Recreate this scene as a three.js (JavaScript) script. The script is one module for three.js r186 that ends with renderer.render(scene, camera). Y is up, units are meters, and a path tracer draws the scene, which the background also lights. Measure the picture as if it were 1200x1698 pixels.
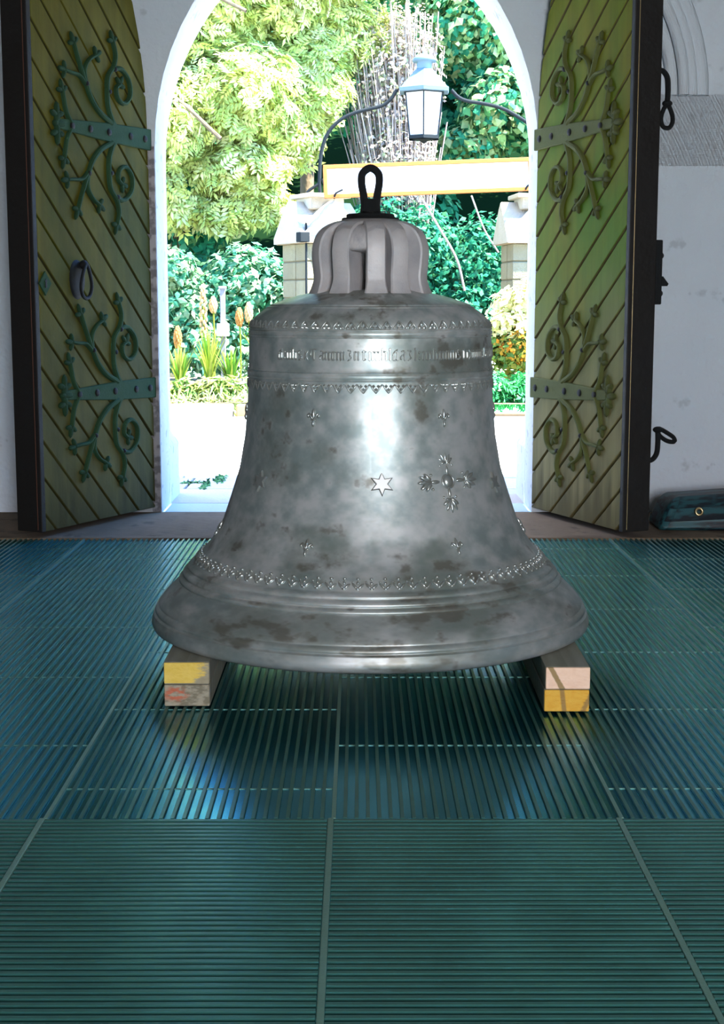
import * as THREE from 'three';
import { Sky } from 'three/addons/objects/Sky.js';
import { RoundedBoxGeometry } from 'three/addons/geometries/RoundedBoxGeometry.js';
import { RectAreaLightUniformsLib } from 'three/addons/lights/RectAreaLightUniformsLib.js';
import * as BGU from 'three/addons/utils/BufferGeometryUtils.js';

// ---------------------------------------------------------------- camera, sky, sun, added rear light, exposure
const scene = new THREE.Scene();
const camera = new THREE.PerspectiveCamera(2 * Math.atan(849 / 2400) * 180 / Math.PI, 1200 / 1698, 0.05, 200);
camera.rotation.order = 'YXZ';
camera.position.set(0, 1.07, 0);
camera.rotation.set(-Math.atan(344 / 2400), -6 / 2400, 0);
scene.add(camera);
const renderer = new THREE.WebGLRenderer({ antialias: true });
renderer.toneMapping = THREE.LinearToneMapping;
renderer.toneMappingExposure = 1.0;
renderer.shadowMap.enabled = true;
RectAreaLightUniformsLib.init();
const SUN = new THREE.Vector3(0.62, 1.0, 0.17).normalize();
const sky = new Sky(); sky.scale.setScalar(150); sky.name = 'sky';
sky.material.uniforms.turbidity.value = 3; sky.material.uniforms.rayleigh.value = 1.2;
sky.material.uniforms.mieCoefficient.value = 0.004; sky.material.uniforms.mieDirectionalG.value = 0.8;
sky.material.uniforms.sunPosition.value.copy(SUN);
scene.add(sky);
scene.backgroundIntensity = 1.8;
const sun = new THREE.DirectionalLight(new THREE.Color(1, 0.96, 0.82), 46);
sun.name = 'sun'; sun.position.copy(SUN).multiplyScalar(40).add(new THREE.Vector3(0, 0, -12)); sun.target.position.set(0, 0, -12);
sun.castShadow = true; sun.shadow.mapSize.set(4096, 4096);
Object.assign(sun.shadow.camera, { left: -22, right: 22, top: 22, bottom: -22, near: 1, far: 90 });
scene.add(sun, sun.target);
// fill light added behind the camera, set in an invented rear window
const rearFill = new THREE.RectAreaLight(new THREE.Color(1.0, 0.935, 0.915), 41, 1.5, 2.0);
rearFill.name = 'added_rear_light'; rearFill.position.set(1.0, 1.4, 3.05); rearFill.lookAt(1.0, 1.4, -5);
scene.add(rearFill);

// ---------------------------------------------------------------- helpers
let seed = 7;
const rnd = () => { seed |= 0; seed = seed + 0x6D2B79F5 | 0; let t = Math.imul(seed ^ seed >>> 15, 1 | seed); t = t + Math.imul(t ^ t >>> 7, 61 | t) ^ t; return ((t ^ t >>> 14) >>> 0) / 4294967296; };
const rr = (a, b) => a + (b - a) * rnd();
const V3 = (x, y, z) => new THREE.Vector3(x, y, z);
const V2 = (x, y) => new THREE.Vector2(x, y);
const names = {};
function numbered(n) { const k = names[n] = (names[n] ?? -1) + 1; return k ? n + '_' + String(k).padStart(3, '0') : n; }
function tag(o, label, category, group, kind) { if (label) o.userData.label = label; if (category) o.userData.category = category; if (group) o.userData.group = group; if (kind) o.userData.kind = kind; return o; }
function thing(name, pos, label, category, group) { const g = new THREE.Group(); g.name = numbered(name); g.position.set(...pos); scene.add(g); return tag(g, label, category, group); }
function clean(g) { if (g.index) g = g.toNonIndexed(); for (const k of Object.keys(g.attributes)) if (!['position', 'normal', 'uv'].includes(k)) g.deleteAttribute(k); if (!g.attributes.normal) g.computeVertexNormals(); if (!g.attributes.uv) boxUV(g); g.morphAttributes = {}; return g; }
function merge(list) { return list.length === 1 ? list[0] : BGU.mergeGeometries(list.map(clean), false); }
function part(name, geo, mat, parent, label) { const m = new THREE.Mesh(Array.isArray(geo) ? merge(geo) : geo, mat); m.name = parent ? name : numbered(name); (parent ?? scene).add(m); if (label) m.userData.label = label; return m; }
function struct(name, geo, mat, parent) { const m = part(name, geo, mat, parent); if (!parent) m.userData.kind = 'structure'; return m; }
// uv in metres, by the strongest axis of the normal
function boxUV(g, ox = 0, oy = 0) {
  const p = g.attributes.position, n = g.attributes.normal, uv = new Float32Array(p.count * 2);
  for (let i = 0; i < p.count; i++) {
    const ax = Math.abs(n.getX(i)), ay = Math.abs(n.getY(i)), az = Math.abs(n.getZ(i));
    let u, v; if (ay >= ax && ay >= az) { u = p.getX(i); v = p.getZ(i); } else if (ax >= az) { u = p.getZ(i); v = p.getY(i); } else { u = p.getX(i); v = p.getY(i); }
    uv[2 * i] = u + ox; uv[2 * i + 1] = v + oy;
  }
  g.setAttribute('uv', new THREE.BufferAttribute(uv, 2)); return g;
}
function box(w, h, d, x = 0, y = 0, z = 0, r = 0) {
  const g = r ? new RoundedBoxGeometry(w, h, d, 2, Math.min(r, w / 2.01, h / 2.01, d / 2.01)) : new THREE.BoxGeometry(w, h, d);
  boxUV(g, x, z); g.translate(x, y, z); return g;
}
const cyl = (r0, r1, h, x = 0, y = 0, z = 0, n = 20) => { const g = new THREE.CylinderGeometry(r1, r0, h, n); g.translate(x, y + h / 2, z); return g; };
const lathe = (pts, n = 48) => new THREE.LatheGeometry(pts.map((p) => V2(p[0], p[1])), n);
function tube(pts, r, seg = 40, n = 8, closed = false) { return new THREE.TubeGeometry(new THREE.CatmullRomCurve3(pts.map((p) => V3(...p)), closed), seg, r, n, closed); }
function prism(poly, depth, bevel = 0, z = 0) {   // 2D outline pushed along +z
  const s = new THREE.Shape(poly.map((p) => V2(p[0], p[1])));
  const g = new THREE.ExtrudeGeometry(s, { depth: Math.max(depth - bevel, 1e-4), bevelEnabled: bevel > 0, bevelSize: bevel, bevelThickness: bevel, bevelOffset: -bevel, bevelSegments: 1, curveSegments: 8 });
  g.translate(0, 0, z); return boxUV(g);
}
// tileable noise
function makeNoise(period, s) {
  const tab = []; const old = seed; seed = s; for (let i = 0; i < period * period; i++) tab.push(rnd()); seed = old;
  return (x, y) => { const xi = Math.floor(x), yi = Math.floor(y), fx = x - xi, fy = y - yi, sx = fx * fx * (3 - 2 * fx), sy = fy * fy * (3 - 2 * fy), g = (a, b) => tab[((b % period) + period) % period * period + ((a % period) + period) % period]; return (g(xi, yi) * (1 - sx) + g(xi + 1, yi) * sx) * (1 - sy) + (g(xi, yi + 1) * (1 - sx) + g(xi + 1, yi + 1) * sx) * sy; };
}
const N = [4, 8, 16, 32, 64, 128, 256].map((p, i) => makeNoise(p, 11 + i * 17));
function fbm(u, v, from = 0, to = 5) { let s = 0, a = 1, t = 0; for (let i = from; i <= to; i++) { const p = [4, 8, 16, 32, 64, 128, 256][i]; s += a * N[i](u * p, v * p); t += a; a *= 0.55; } return s / t; }
const sat = (x) => Math.min(1, Math.max(0, x)), step = (a, b, x) => { const t = sat((x - a) / (b - a)); return t * t * (3 - 2 * t); };
const mix = (a, b, t) => a.map((x, i) => x + (b[i] - x) * t);
function texture(size, fn, srgb = true, rep = [1, 1], h = size) {
  const d = new Uint8Array(size * h * 4);
  for (let y = 0; y < h; y++) for (let x = 0; x < size; x++) { const c = fn((x + 0.5) / size, (y + 0.5) / h), i = (y * size + x) * 4; for (let k = 0; k < 3; k++) { const l = sat(Array.isArray(c) ? c[k] : c); d[i + k] = 255 * (srgb ? (l <= 0.0031308 ? l * 12.92 : 1.055 * l ** (1 / 2.4) - 0.055) : l); } d[i + 3] = 255; }
  const t = new THREE.DataTexture(d, size, h); t.wrapS = t.wrapT = THREE.RepeatWrapping; t.magFilter = THREE.LinearFilter; t.minFilter = THREE.LinearMipmapLinearFilter; t.generateMipmaps = true; t.repeat.set(...rep); if (srgb) t.colorSpace = THREE.SRGBColorSpace; t.needsUpdate = true; return t;
}
const C = (r, g, b) => new THREE.Color().setRGB(r, g, b);
function std(c, rough = 0.7, metal = 0, extra = {}) { return new THREE.MeshStandardMaterial({ color: C(...c), roughness: rough, metalness: metal, side: THREE.DoubleSide, ...extra }); }
function dull(c, rough, spec, extra = {}) { return new THREE.MeshPhysicalMaterial({ color: C(...c), roughness: rough, specularIntensity: spec, side: THREE.DoubleSide, ...extra }); }
const grain = texture(512, (u, v) => fbm(u, v, 2, 6), false);
const fine = texture(512, (u, v) => 0.5 * fbm(u, v, 4, 6) + 0.5 * fbm(u, v, 1, 4), false);
function withTex(t, rx, ry) { const c = t.clone(); c.repeat.set(rx, ry); c.needsUpdate = true; return c; }

// ---------------------------------------------------------------- materials
const M = {};
M.darkWall = std([0.16, 0.16, 0.15], 0.95);
M.plaster = std([1, 1, 1], 0.9, 0, { map: texture(512, (u, v) => mix([0.58, 0.65, 0.72], [0.70, 0.75, 0.80], fbm(u, v, 0, 4)).map((x) => x * (1 - 0.2 * step(0.7, 0.8, fbm(v, u, 2, 6)))), true, [0.5, 0.5]), bumpMap: withTex(fine, 0.8, 0.8), bumpScale: 0.006 });
M.jamb = std([1, 1, 1], 0.75, 0, { map: texture(512, (u, v) => mix([0.58, 0.60, 0.63], [0.70, 0.71, 0.72], fbm(u, v, 0, 4)).map((x) => x * (1 - 0.3 * step(0.68, 0.75, fbm(v, u, 3, 6)))), true, [0.7, 0.7]), bumpMap: withTex(fine, 1, 1), bumpScale: 0.004 });
M.rebate = std([1, 1, 1], 0.9, 0, { map: texture(256, (u, v) => mix([0.20, 0.19, 0.20], [0.42, 0.40, 0.42], step(0.35, 0.65, fbm(u, v, 2, 6))), true, [2, 2]) });
M.render = std([0.5, 0.46, 0.38], 0.95, 0, { bumpMap: withTex(fine, 1, 1), bumpScale: 0.01 });
M.bar = std([0.055, 0.215, 0.19], 0.36, 0.6, { map: texture(256, (u, v) => { const k = 0.75 + 0.5 * fbm(u, v, 1, 5); return [k * 0.85, k * 0.85, k * 0.85]; }, true, [1.3, 1.3]) });
M.seam = std([0.15, 0.30, 0.25], 0.45, 0.4, { bumpMap: withTex(fine, 4, 4), bumpScale: 0.001 });
M.pit = std([0.005, 0.27, 0.36], 0.24, 0.95, { roughnessMap: texture(256, (u, v) => 0.7 + 0.5 * fbm(u, v, 1, 5), false, [0.9, 0.9]) });
M.threshold = std([1, 1, 1], 0.9, 0, { map: texture(512, (u, v) => mix([0.085, 0.055, 0.028], [0.27, 0.20, 0.135], fbm(u, v * 0.25 + 0.2 * u, 1, 6)).map((x) => x * (1 - 0.4 * step(0.62, 0.75, fbm(v, u, 2, 6)))), true, [0.6, 0.6]), bumpMap: withTex(grain, 1, 1), bumpScale: 0.003 });
M.sill = std([0.36, 0.52, 0.60], 0.35, 0, { bumpMap: withTex(fine, 1, 1), bumpScale: 0.002 });
M.flag = [0, 1, 2].map((i) => std([0.50 - 0.04 * i, 0.49 - 0.04 * i, 0.47 - 0.03 * i], 0.9, 0, { bumpMap: withTex(fine, 1.2, 1.2), bumpScale: 0.006 }));
M.soil = std([0.16, 0.11, 0.06], 1);
M.shadedHill = dull([0.004, 0.013, 0.005], 1, 0);  // hill almost black: shade under the tree canopy put into its colour
M.stone = [0, 1, 2].map((i) => std([1, 1, 1], 0.95, 0, { map: texture(128, (u, v) => mix([0.20, 0.165, 0.085], [0.31 - 0.04 * i, 0.275 - 0.035 * i, 0.175 - 0.02 * i], fbm(u + i * 0.3, v, 0, 5)), true, [1.3, 1.3]), bumpMap: withTex(fine, 1.5, 1.5), bumpScale: 0.012 }));
M.mortar = std([0.12, 0.095, 0.05], 1);
M.capstone = std([1, 1, 1], 0.9, 0, { map: texture(128, (u, v) => mix([0.33, 0.28, 0.20], [0.46, 0.40, 0.32], fbm(u, v, 0, 5)), true, [1, 1]), bumpMap: withTex(fine, 1, 1), bumpScale: 0.01 });
M.darkIron = std([0.018, 0.020, 0.022], 0.5, 0.6, { bumpMap: withTex(fine, 12, 12), bumpScale: 0.0015 });
M.lampIron = dull([0.012, 0.016, 0.018], 0.8, 0.35);
M.blueLead = std([0.10, 0.16, 0.21], 0.6, 0.1);
M.opal = new THREE.MeshPhysicalMaterial({ color: C(0.86, 0.86, 0.88), roughness: 0.85, transmission: 0.35, thickness: 0, side: THREE.DoubleSide });
M.glowGlass = new THREE.MeshPhysicalMaterial({ color: C(0.9, 0.95, 1), roughness: 0.05, transmission: 1, thickness: 0, emissive: C(0.5, 0.5, 0.5), emissiveIntensity: 1, side: THREE.DoubleSide });  // pane of the added rear window, given a glow of its own
M.board = std([0.86, 0.85, 0.88], 0.6);
M.orange = std([0.40, 0.13, 0.02], 0.7);
M.black = std([0.007, 0.0055, 0.005], 0.6, 0, { bumpMap: withTex(grain, 2, 2), bumpScale: 0.002 });
M.brass = std([0.55, 0.42, 0.22], 0.3, 0.9);
M.reddish = std([0.09, 0.03, 0.015], 0.5);
M.white = std([0.8, 0.8, 0.78], 0.6);
M.tarp = new THREE.MeshPhysicalMaterial({ color: C(1, 1, 1), map: texture(256, (u, v) => mix([0.004, 0.010, 0.018], [0.015, 0.085, 0.10], step(0.42, 0.62, fbm(u, v, 0, 3))), true, [1.2, 1.2]), roughness: 0.55, clearcoat: 0.12, clearcoatRoughness: 0.4, side: THREE.DoubleSide });
const wood = (a, b, k) => std([1, 1, 1], 0.75, 0, { map: texture(256, (u, v) => mix(a, b, 0.6 * fbm(u * 4 % 1, v, 1, 5) + 0.4 * (0.5 + 0.5 * Math.sin(60 * (u + 0.08 * fbm(u, v, 0, 3))))), true, [k, k * 0.5]), bumpMap: withTex(grain, 3, 1), bumpScale: 0.002 });
M.timber = wood([0.17, 0.17, 0.13], [0.28, 0.28, 0.22], 2);
// door leaves: old olive paint, greyer towards the bottom, darker at the foot
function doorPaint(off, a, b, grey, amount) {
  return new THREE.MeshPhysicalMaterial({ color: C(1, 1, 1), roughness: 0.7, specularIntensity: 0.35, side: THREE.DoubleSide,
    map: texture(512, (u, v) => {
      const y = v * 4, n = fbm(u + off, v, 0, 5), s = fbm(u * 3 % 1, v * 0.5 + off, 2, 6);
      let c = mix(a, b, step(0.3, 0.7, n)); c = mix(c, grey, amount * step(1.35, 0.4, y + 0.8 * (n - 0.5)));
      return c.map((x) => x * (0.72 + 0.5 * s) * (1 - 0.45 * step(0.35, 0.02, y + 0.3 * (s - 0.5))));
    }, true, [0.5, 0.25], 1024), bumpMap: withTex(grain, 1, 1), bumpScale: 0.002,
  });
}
M.paintRightLit = doorPaint(0.1, [0.095, 0.19, 0.008], [0.19, 0.18, 0.012], [0.28, 0.235, 0.11], 0.9);  // brighter, yellower copy: light from the sunlit tree put into the paint
M.paintLeftDim = doorPaint(0.55, [0.055, 0.065, 0.006], [0.125, 0.108, 0.009], [0.095, 0.095, 0.035], 0.8);  // darker copy of the olive, the dimmer light on this leaf painted in
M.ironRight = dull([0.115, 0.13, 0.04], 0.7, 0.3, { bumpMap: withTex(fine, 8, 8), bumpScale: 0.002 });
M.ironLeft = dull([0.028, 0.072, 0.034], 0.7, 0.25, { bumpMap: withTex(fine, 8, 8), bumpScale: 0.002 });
// bell bronze
const bellColor = texture(1024, (u, v) => {
  const n = fbm(u, v, 0, 5), m = fbm(v, u, 1, 6), f = fbm(u, v, 3, 6);
  let c = mix([0.255, 0.31, 0.30], [0.51, 0.52, 0.505], step(0.3, 0.7, 0.6 * n + 0.4 * f)); c = mix(c, [0.15, 0.18, 0.15], 0.6 * step(0.46, 0.70, m)); c = mix(c, [0.085, 0.07, 0.045], 0.6 * step(0.585, 0.70, 0.55 * m + 0.45 * f));
  return c;
}, true, [0.9, 0.9]);
M.bell = std([1, 1, 1], 0.44, 0.52, { map: bellColor, roughnessMap: texture(512, (u, v) => 0.65 + 0.6 * fbm(u, v, 1, 6), false, [1.6, 1.6]), bumpMap: withTex(fine, 1.5, 1.5), bumpScale: 0.0003 });
M.crown = std([1, 1, 1], 0.55, 0.15, { map: texture(256, (u, v) => mix([0.26, 0.26, 0.27], [0.52, 0.48, 0.47], fbm(u, v, 0, 5)), true, [3, 3]), bumpMap: withTex(fine, 4, 4), bumpScale: 0.001 });
M.relief = std([0.36, 0.38, 0.36], 0.3, 0.7);
M.starMetal = std([0.62, 0.62, 0.60], 0.4, 0.5);

// ---------------------------------------------------------------- the porch: floor of gratings
const PITCH = 0.6063 / 25, X0 = -0.0525;
const floor = struct('floor', box(6.2, 0.2, 10.9, 0, -0.1073, -2.1), M.pit);
{
  const barGeo = {};
  const longPanel = (len) => barGeo['l' + len.toFixed(3)] ??= {
    grid: merge(Array.from({ length: 24 }, (_, i) => box(0.0078, 0.0065, len, -0.6063 / 2 + (i + 1) * PITCH, -0.00325, 0, 0))),
    frame: merge([box(0.0088, 0.0075, len, -0.6063 / 2, -0.00355, 0), box(0.6, 0.0014, 0.0045, 0, -0.0065, len / 2 - 0.0023)]),
  };
  const spans = (first, step) => { const e = [-2.925]; for (let z = first; z > -6.58; z -= step) e.push(z); e.push(-6.6); return e; };
  for (let k = -4; k <= 3; k++) {
    const cx = X0 + (k + 0.5) * 0.6063, e = k & 1 ? spans(-3.128, 0.645) : spans(-3.452, 0.66);
    for (let i = 0; i + 1 < e.length; i++) {
      const len = e[i] - e[i + 1]; if (len < 0.03) continue;
      const g = longPanel(len), p = part('grating_panel', g.frame, M.seam, floor); p.position.set(cx, 0, (e[i] + e[i + 1]) / 2);
      const b = part('bar_grid', g.grid, M.bar, p); b.userData.kind = 'stuff';
    }
  }
  // the nearer gratings lie with their bars across
  const P2 = 0.0212, count = 52, across = merge(Array.from({ length: count }, (_, i) => box(0.592, 0.0075, 0.0100, 0, -0.00385, -(i + 0.5) * P2)));
  for (let row = 0; row < 2; row++) for (let k = -4; k <= 3; k++) {
    const cx = X0 + (k + 0.5) * 0.6063 - 0.006, z = -2.925 + (row + 1) * count * P2;
    const p = part('grating_panel', box(0.0125, 0.009, count * P2, -0.6063 / 2, -0.0035, -count * P2 / 2, 0.002), M.seam, floor); p.position.set(cx, 0, z);
    const b = part('bar_grid', across, M.bar, p); b.userData.kind = 'stuff';
  }
}
struct('threshold', box(5.6, 0.1, 0.845, 0, -0.047, -7.025, 0.004), M.threshold);

// ---------------------------------------------------------------- walls with the arched doorway
const OX = -0.06, HW = 0.96, YS = 1.85, AR = 1.3;
function archLine(grow = 0, n = 14, low = 0) {   // left foot, up, over, down; grow widens the opening
  const hw = HW + grow, r = AR + grow, ca = r - hw, top = Math.acos(ca / r), L = [];
  L.push([-hw, low]); for (let i = 0; i <= n; i++) { const a = top * i / n; L.push([ca - r * Math.cos(a), YS + r * Math.sin(a)]); }
  const R = L.slice(0, -1).reverse().map(([x, y]) => [-x, y]); return [...L, ...R].map(([x, y]) => [x + OX, y]);
}
function wallFace(z, grow, w, h) { const o = archLine(grow), s = new THREE.Shape([[-w, -0.1], [o[0][0], -0.1], ...o, [o.at(-1)[0], -0.1], [w, -0.1], [w, h], [-w, h]].map((p) => V2(...p))); const g = new THREE.ShapeGeometry(s); g.translate(0, 0, z); return boxUV(g); }
function loft(rings) {   // rings of equal length, joined in order
  const pos = [], n = rings[0].length; for (let k = 0; k + 1 < rings.length; k++) for (let i = 0; i + 1 < n; i++) { const a = rings[k][i], b = rings[k][i + 1], c = rings[k + 1][i], d = rings[k + 1][i + 1]; pos.push(...a, ...b, ...c, ...b, ...d, ...c); }
  const g = new THREE.BufferGeometry(); g.setAttribute('position', new THREE.Float32BufferAttribute(pos, 3)); g.computeVertexNormals(); return boxUV(g);
}
const WZ = -7.45, WO = -8.2;
struct('wall_front', [wallFace(WZ, 0, 3.1, 4.6), box(6.2, 0.05, WZ - WO, 0, 4.6, (WZ + WO) / 2)], M.plaster);
struct('wall_outer', wallFace(WO, 0.045, 5.5, 5.4), M.render);
const ring = (grow, z) => archLine(grow).map(([x, y]) => [x, y, z]);
struct('trim_1', loft([ring(0, WZ + 0.001), ring(0, -7.78), ring(0.045, -7.98), ring(0.045, WO - 0.001)]), M.jamb);
// lower part of each jamb keeps its square edge, with a stop at the top
for (const s of [-1, 1]) {
  const x = OX + s * HW, g = prism([[0, 0], [0, 0.30], [0.05, 0.37], [0.05, 0]].map(([a, b]) => [x + s * a, b]), 0.42, 0.004, WO - 0.004);
  struct('trim_' + (s < 0 ? 2 : 3), g, M.jamb);
}
// worn strip of the rebate beside the left leaf
struct('trim_4', box(0.045, 1.85, 0.02, -1.044, 0.93, WZ + 0.004, 0.004), M.rebate);
struct('wall_left', box(0.3, 4.7, 11.0, -3.2, 2.25, -2.1), M.darkWall);
struct('wall_right', box(0.3, 4.7, 11.0, 3.2, 2.25, -2.1), M.darkWall);
struct('ceiling', box(6.8, 0.3, 11.8, 0, 4.75, -2.4), M.darkWall);
{ // rear wall with an unseen window added to light the bell
  const s = new THREE.Shape([[-3.1, -0.1], [3.1, -0.1], [3.1, 4.6], [-3.1, 4.6]].map((p) => V2(...p)));
  s.holes.push(new THREE.Path([[0.25, 0.4], [1.75, 0.4], [1.75, 2.4], [0.25, 2.4]].map((p) => V2(...p))));
  const g = new THREE.ExtrudeGeometry(s, { depth: 0.3, bevelEnabled: false }); g.translate(0, 0, 3.1); struct('wall_rear', boxUV(g), M.darkWall);
  const w = struct('added_window_1', [box(0.06, 2, 0.06, 0.28, 1.4, 3.25), box(0.06, 2, 0.06, 1.72, 1.4, 3.25), box(1.5, 0.06, 0.06, 1, 0.43, 3.25), box(1.5, 0.06, 0.06, 1, 2.37, 3.25), box(0.04, 2, 0.05, 1, 1.4, 3.25)], M.white);
  struct('pane', box(1.44, 1.9, 0.006, 1, 1.4, 3.25), M.glowGlass, w);
}
// moulded rib of the vault and its impost, right of the door
{
  const ribs = [], cx = 0.86;
  for (const [r, t, d] of [[0.70, 0.030, 0.03], [0.755, 0.028, 0.05], [0.80, 0.03, 0.035], [0.845, 0.04, 0.02]]) {
    const g = new THREE.TorusGeometry(r, t, 8, 40, Math.PI * 0.62); g.scale(1, 1.12, 0.9); g.translate(cx, 2.1, WZ + d); ribs.push(g);
  }
  struct('trim_5', ribs, M.plaster);
  struct('trim_6', prism([[0, 1.76], [0.085, 1.86], [0.085, 2.11], [0, 2.11]], 1.5, 0.003).rotateY(Math.PI / 2).translate(1.3, 0, WZ).scale(1, 1, 1), M.plaster).rotation.set(0, 0, 0);
}

// ---------------------------------------------------------------- door leaves
function clip(poly, a, b, c) {   // keep a*x + b*y <= c
  const out = []; for (let i = 0; i < poly.length; i++) { const p = poly[i], q = poly[(i + 1) % poly.length], dp = a * p[0] + b * p[1] - c, dq = a * q[0] + b * q[1] - c; if (dp <= 0) out.push(p); if (dp * dq < 0) { const t = dp / (dp - dq); out.push([p[0] + (q[0] - p[0]) * t, p[1] + (q[1] - p[1]) * t]); } }
  return out;
}
function ribbon(pts, w0, w1, h, z0, side, n = 26) {   // a forged bar with a rounded top along a 2D curve
  const c = new THREE.CatmullRomCurve3(pts.map((p) => V3(p[0] * side, p[1], 0))), P = c.getPoints(n), sec = [[-1, 0], [-0.85, 0.7], [-0.35, 1], [0.35, 1], [0.85, 0.7], [1, 0]], rings = [];
  P.forEach((p, i) => { const t = P[Math.min(i + 1, n)].clone().sub(P[Math.max(i - 1, 0)]).normalize(), w = w0 + (w1 - w0) * i / n; rings.push(sec.map(([a, b]) => [p.x - t.y * a * w, p.y + t.x * a * w, z0 + b * h])); });
  return loft(rings);
}
function bud(x, y, ang, s, z0, side) {   // leaf-shaped end of a scroll: three lobes and a point
  const out = []; for (const [d, a, l, w] of [[0, 0, 0.030, 0.013], [0.004, 1.25, 0.022, 0.012], [0.004, -1.25, 0.022, 0.012], [-0.01, Math.PI, 0.014, 0.012]]) {
    const g = new THREE.SphereGeometry(1, 8, 6); g.scale(l * s, w * s, 0.012 * s); g.translate(l * s * 0.8 + d, 0, 0); g.rotateZ(ang + a); g.translate(x * side, y, z0 + 0.006); out.push(g);
  } return out;
}
function hinge(root, y0, side, L, mat) {
  const z = 0.026, up = (a, m) => a.map(([u, v]) => [u, v * m]);
  const s = part('strap_hinge', prism([[0.046, -0.052], [0.34, -0.046], [0.37, -0.075], [0.41, -0.044], [0.80, -0.022], [0.82, 0], [0.80, 0.022], [0.41, 0.044], [0.37, 0.075], [0.34, 0.046], [0.046, 0.052]].map(([u, v]) => [u * side, v]), 0.014, 0.004, z), mat, root);
  s.position.y = y0;
  const sc = (pts, w0, w1, m, ends = [], name = 'scroll') => {
    const q = up(pts, m), g = [ribbon(q, w0 * 0.74, w1 * 0.78, 0.020, z, side)], a = q.at(-1), b = q.at(-2);
    if (ends.length) for (const e of ends) g.push(...bud(a[0], a[1], Math.atan2(a[1] - b[1], (a[0] - b[0]) * side) + e, 1, z, side));
    return part(name, g, mat, s);
  };
  for (const m of [1, -1]) {
    sc([[0.37, 0.05], [0.405, 0.12], [0.41, 0.2], [0.40, 0.26], [0.35, 0.315], [0.335, 0.37], [0.355, 0.43]], 0.019, 0.011, m, [0]);
    sc([[0.36, 0.30], [0.29, 0.31], [0.225, 0.26], [0.22, 0.19], [0.27, 0.15], [0.325, 0.17], [0.335, 0.215], [0.305, 0.235]], 0.016, 0.012, m, [0.4]);
    sc([[0.38, 0.045], [0.48, 0.09], [0.545, 0.15], [0.58, 0.21]], 0.019, 0.015, m);
    sc([[0.58, 0.20], [0.585, 0.27], [0.55, 0.315], [0.495, 0.345]], 0.013, 0.010, m, [0]);
    sc([[0.58, 0.20], [0.615, 0.27], [0.645, 0.33], [0.665, 0.375]], 0.013, 0.010, m, [0]);
    sc([[0.58, 0.20], [0.63, 0.235], [0.69, 0.24], [0.735, 0.245]], 0.013, 0.010, m, [0]);
    sc([[0.70, 0.01], [0.735, 0.06], [0.75, 0.11], [0.76, 0.15]], 0.014, 0.009, m, [0]);
  }
  part('finial', [...bud(0.815, 0, 0, 1.3, z, side), ...bud(0.805, 0.035, Math.PI / 2, 1.2, z, side), ...bud(0.805, -0.035, -Math.PI / 2, 1.2, z, side)], mat, s);
  for (const u of [0.105, 0.23, 0.41, 0.56, 0.70]) { const n = new THREE.SphereGeometry(0.018, 10, 6, 0, 6.3, 0, 1.5); n.rotateX(Math.PI / 2); n.scale(1, 1, 0.6); n.translate(u * side, 0, z + 0.013); part('nail', n, M.black, s); }
  for (const m of [1, -1]) for (const [u, v] of [[0.40, 0.19], [0.58, 0.205], [0.35, 0.30]]) { const n = new THREE.SphereGeometry(0.012, 8, 6); n.translate(u * side, v * m, z + 0.015); part('nail', n, M.black, s); }
  return s;
}
function doorLeaf(num, A, B, side, slope, paint, iron) {
  const e = V2(B[0] - A[0], B[1] - A[1]), L = e.length(); e.normalize();
  const root = new THREE.Group(); root.name = 'door_' + num; root.userData.kind = 'structure'; scene.add(root);
  root.position.set(A[0], 0, A[1]); root.rotation.y = Math.atan2(-e.y * side, e.x * side);   // local x runs along the leaf
  const R = 1.9, ys = 1.9, U0 = 0.06, out = [[U0, 0.03], [L - 0.03, 0.03]];
  const end = Math.acos((R - (L - 0.03 - U0)) / R); for (let i = 12; i >= 0; i--) { const a = end * i / 12; out.push([R - R * Math.cos(a) + U0, ys + R * Math.sin(a)]); }
  const put = (p) => p.map(([u, v]) => [u * side, v]);
  part('leaf_frame', prism(put(out), 0.11, 0, -0.11), M.black, root);
  const p = 0.17, gap = 0.017, ymax = 3.7;
  for (let k = -6; k * p < ymax; k++) {
    let poly = clip(clip(out, -slope, 1, (k + 1) * p - gap), slope, -1, -k * p);
    if (poly.length < 3) continue;
    let area = 0; poly.forEach((a, i) => { const b = poly[(i + 1) % poly.length]; area += a[0] * b[1] - a[1] * b[0]; }); if (Math.abs(area) < 0.004) continue;
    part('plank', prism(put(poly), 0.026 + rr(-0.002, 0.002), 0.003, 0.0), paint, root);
  }
  const top = ys + R * Math.sin(end);
  part('edge_board', box(0.03, top - 0.03, 0.142, (L - 0.015) * side, (top + 0.03) / 2, -0.0425, 0.004), side > 0 ? M.black : M.black, root);
  part('bead', box(0.003, top - 0.05, 0.004, (L + 0.0005) * side, (top + 0.03) / 2, 0.005, 0.001), side > 0 ? M.brass : M.reddish, root);
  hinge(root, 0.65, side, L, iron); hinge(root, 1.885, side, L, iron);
  return { root, L };
}
const right = doorLeaf(2, [0.90, -7.5], [1.242, -6.6], 1, 0.80, M.paintRightLit, M.ironRight);
const left = doorLeaf(1, [-1.05, -7.5], [-1.48, -6.6], -1, 1.0, M.paintLeftDim, M.ironLeft);
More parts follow.
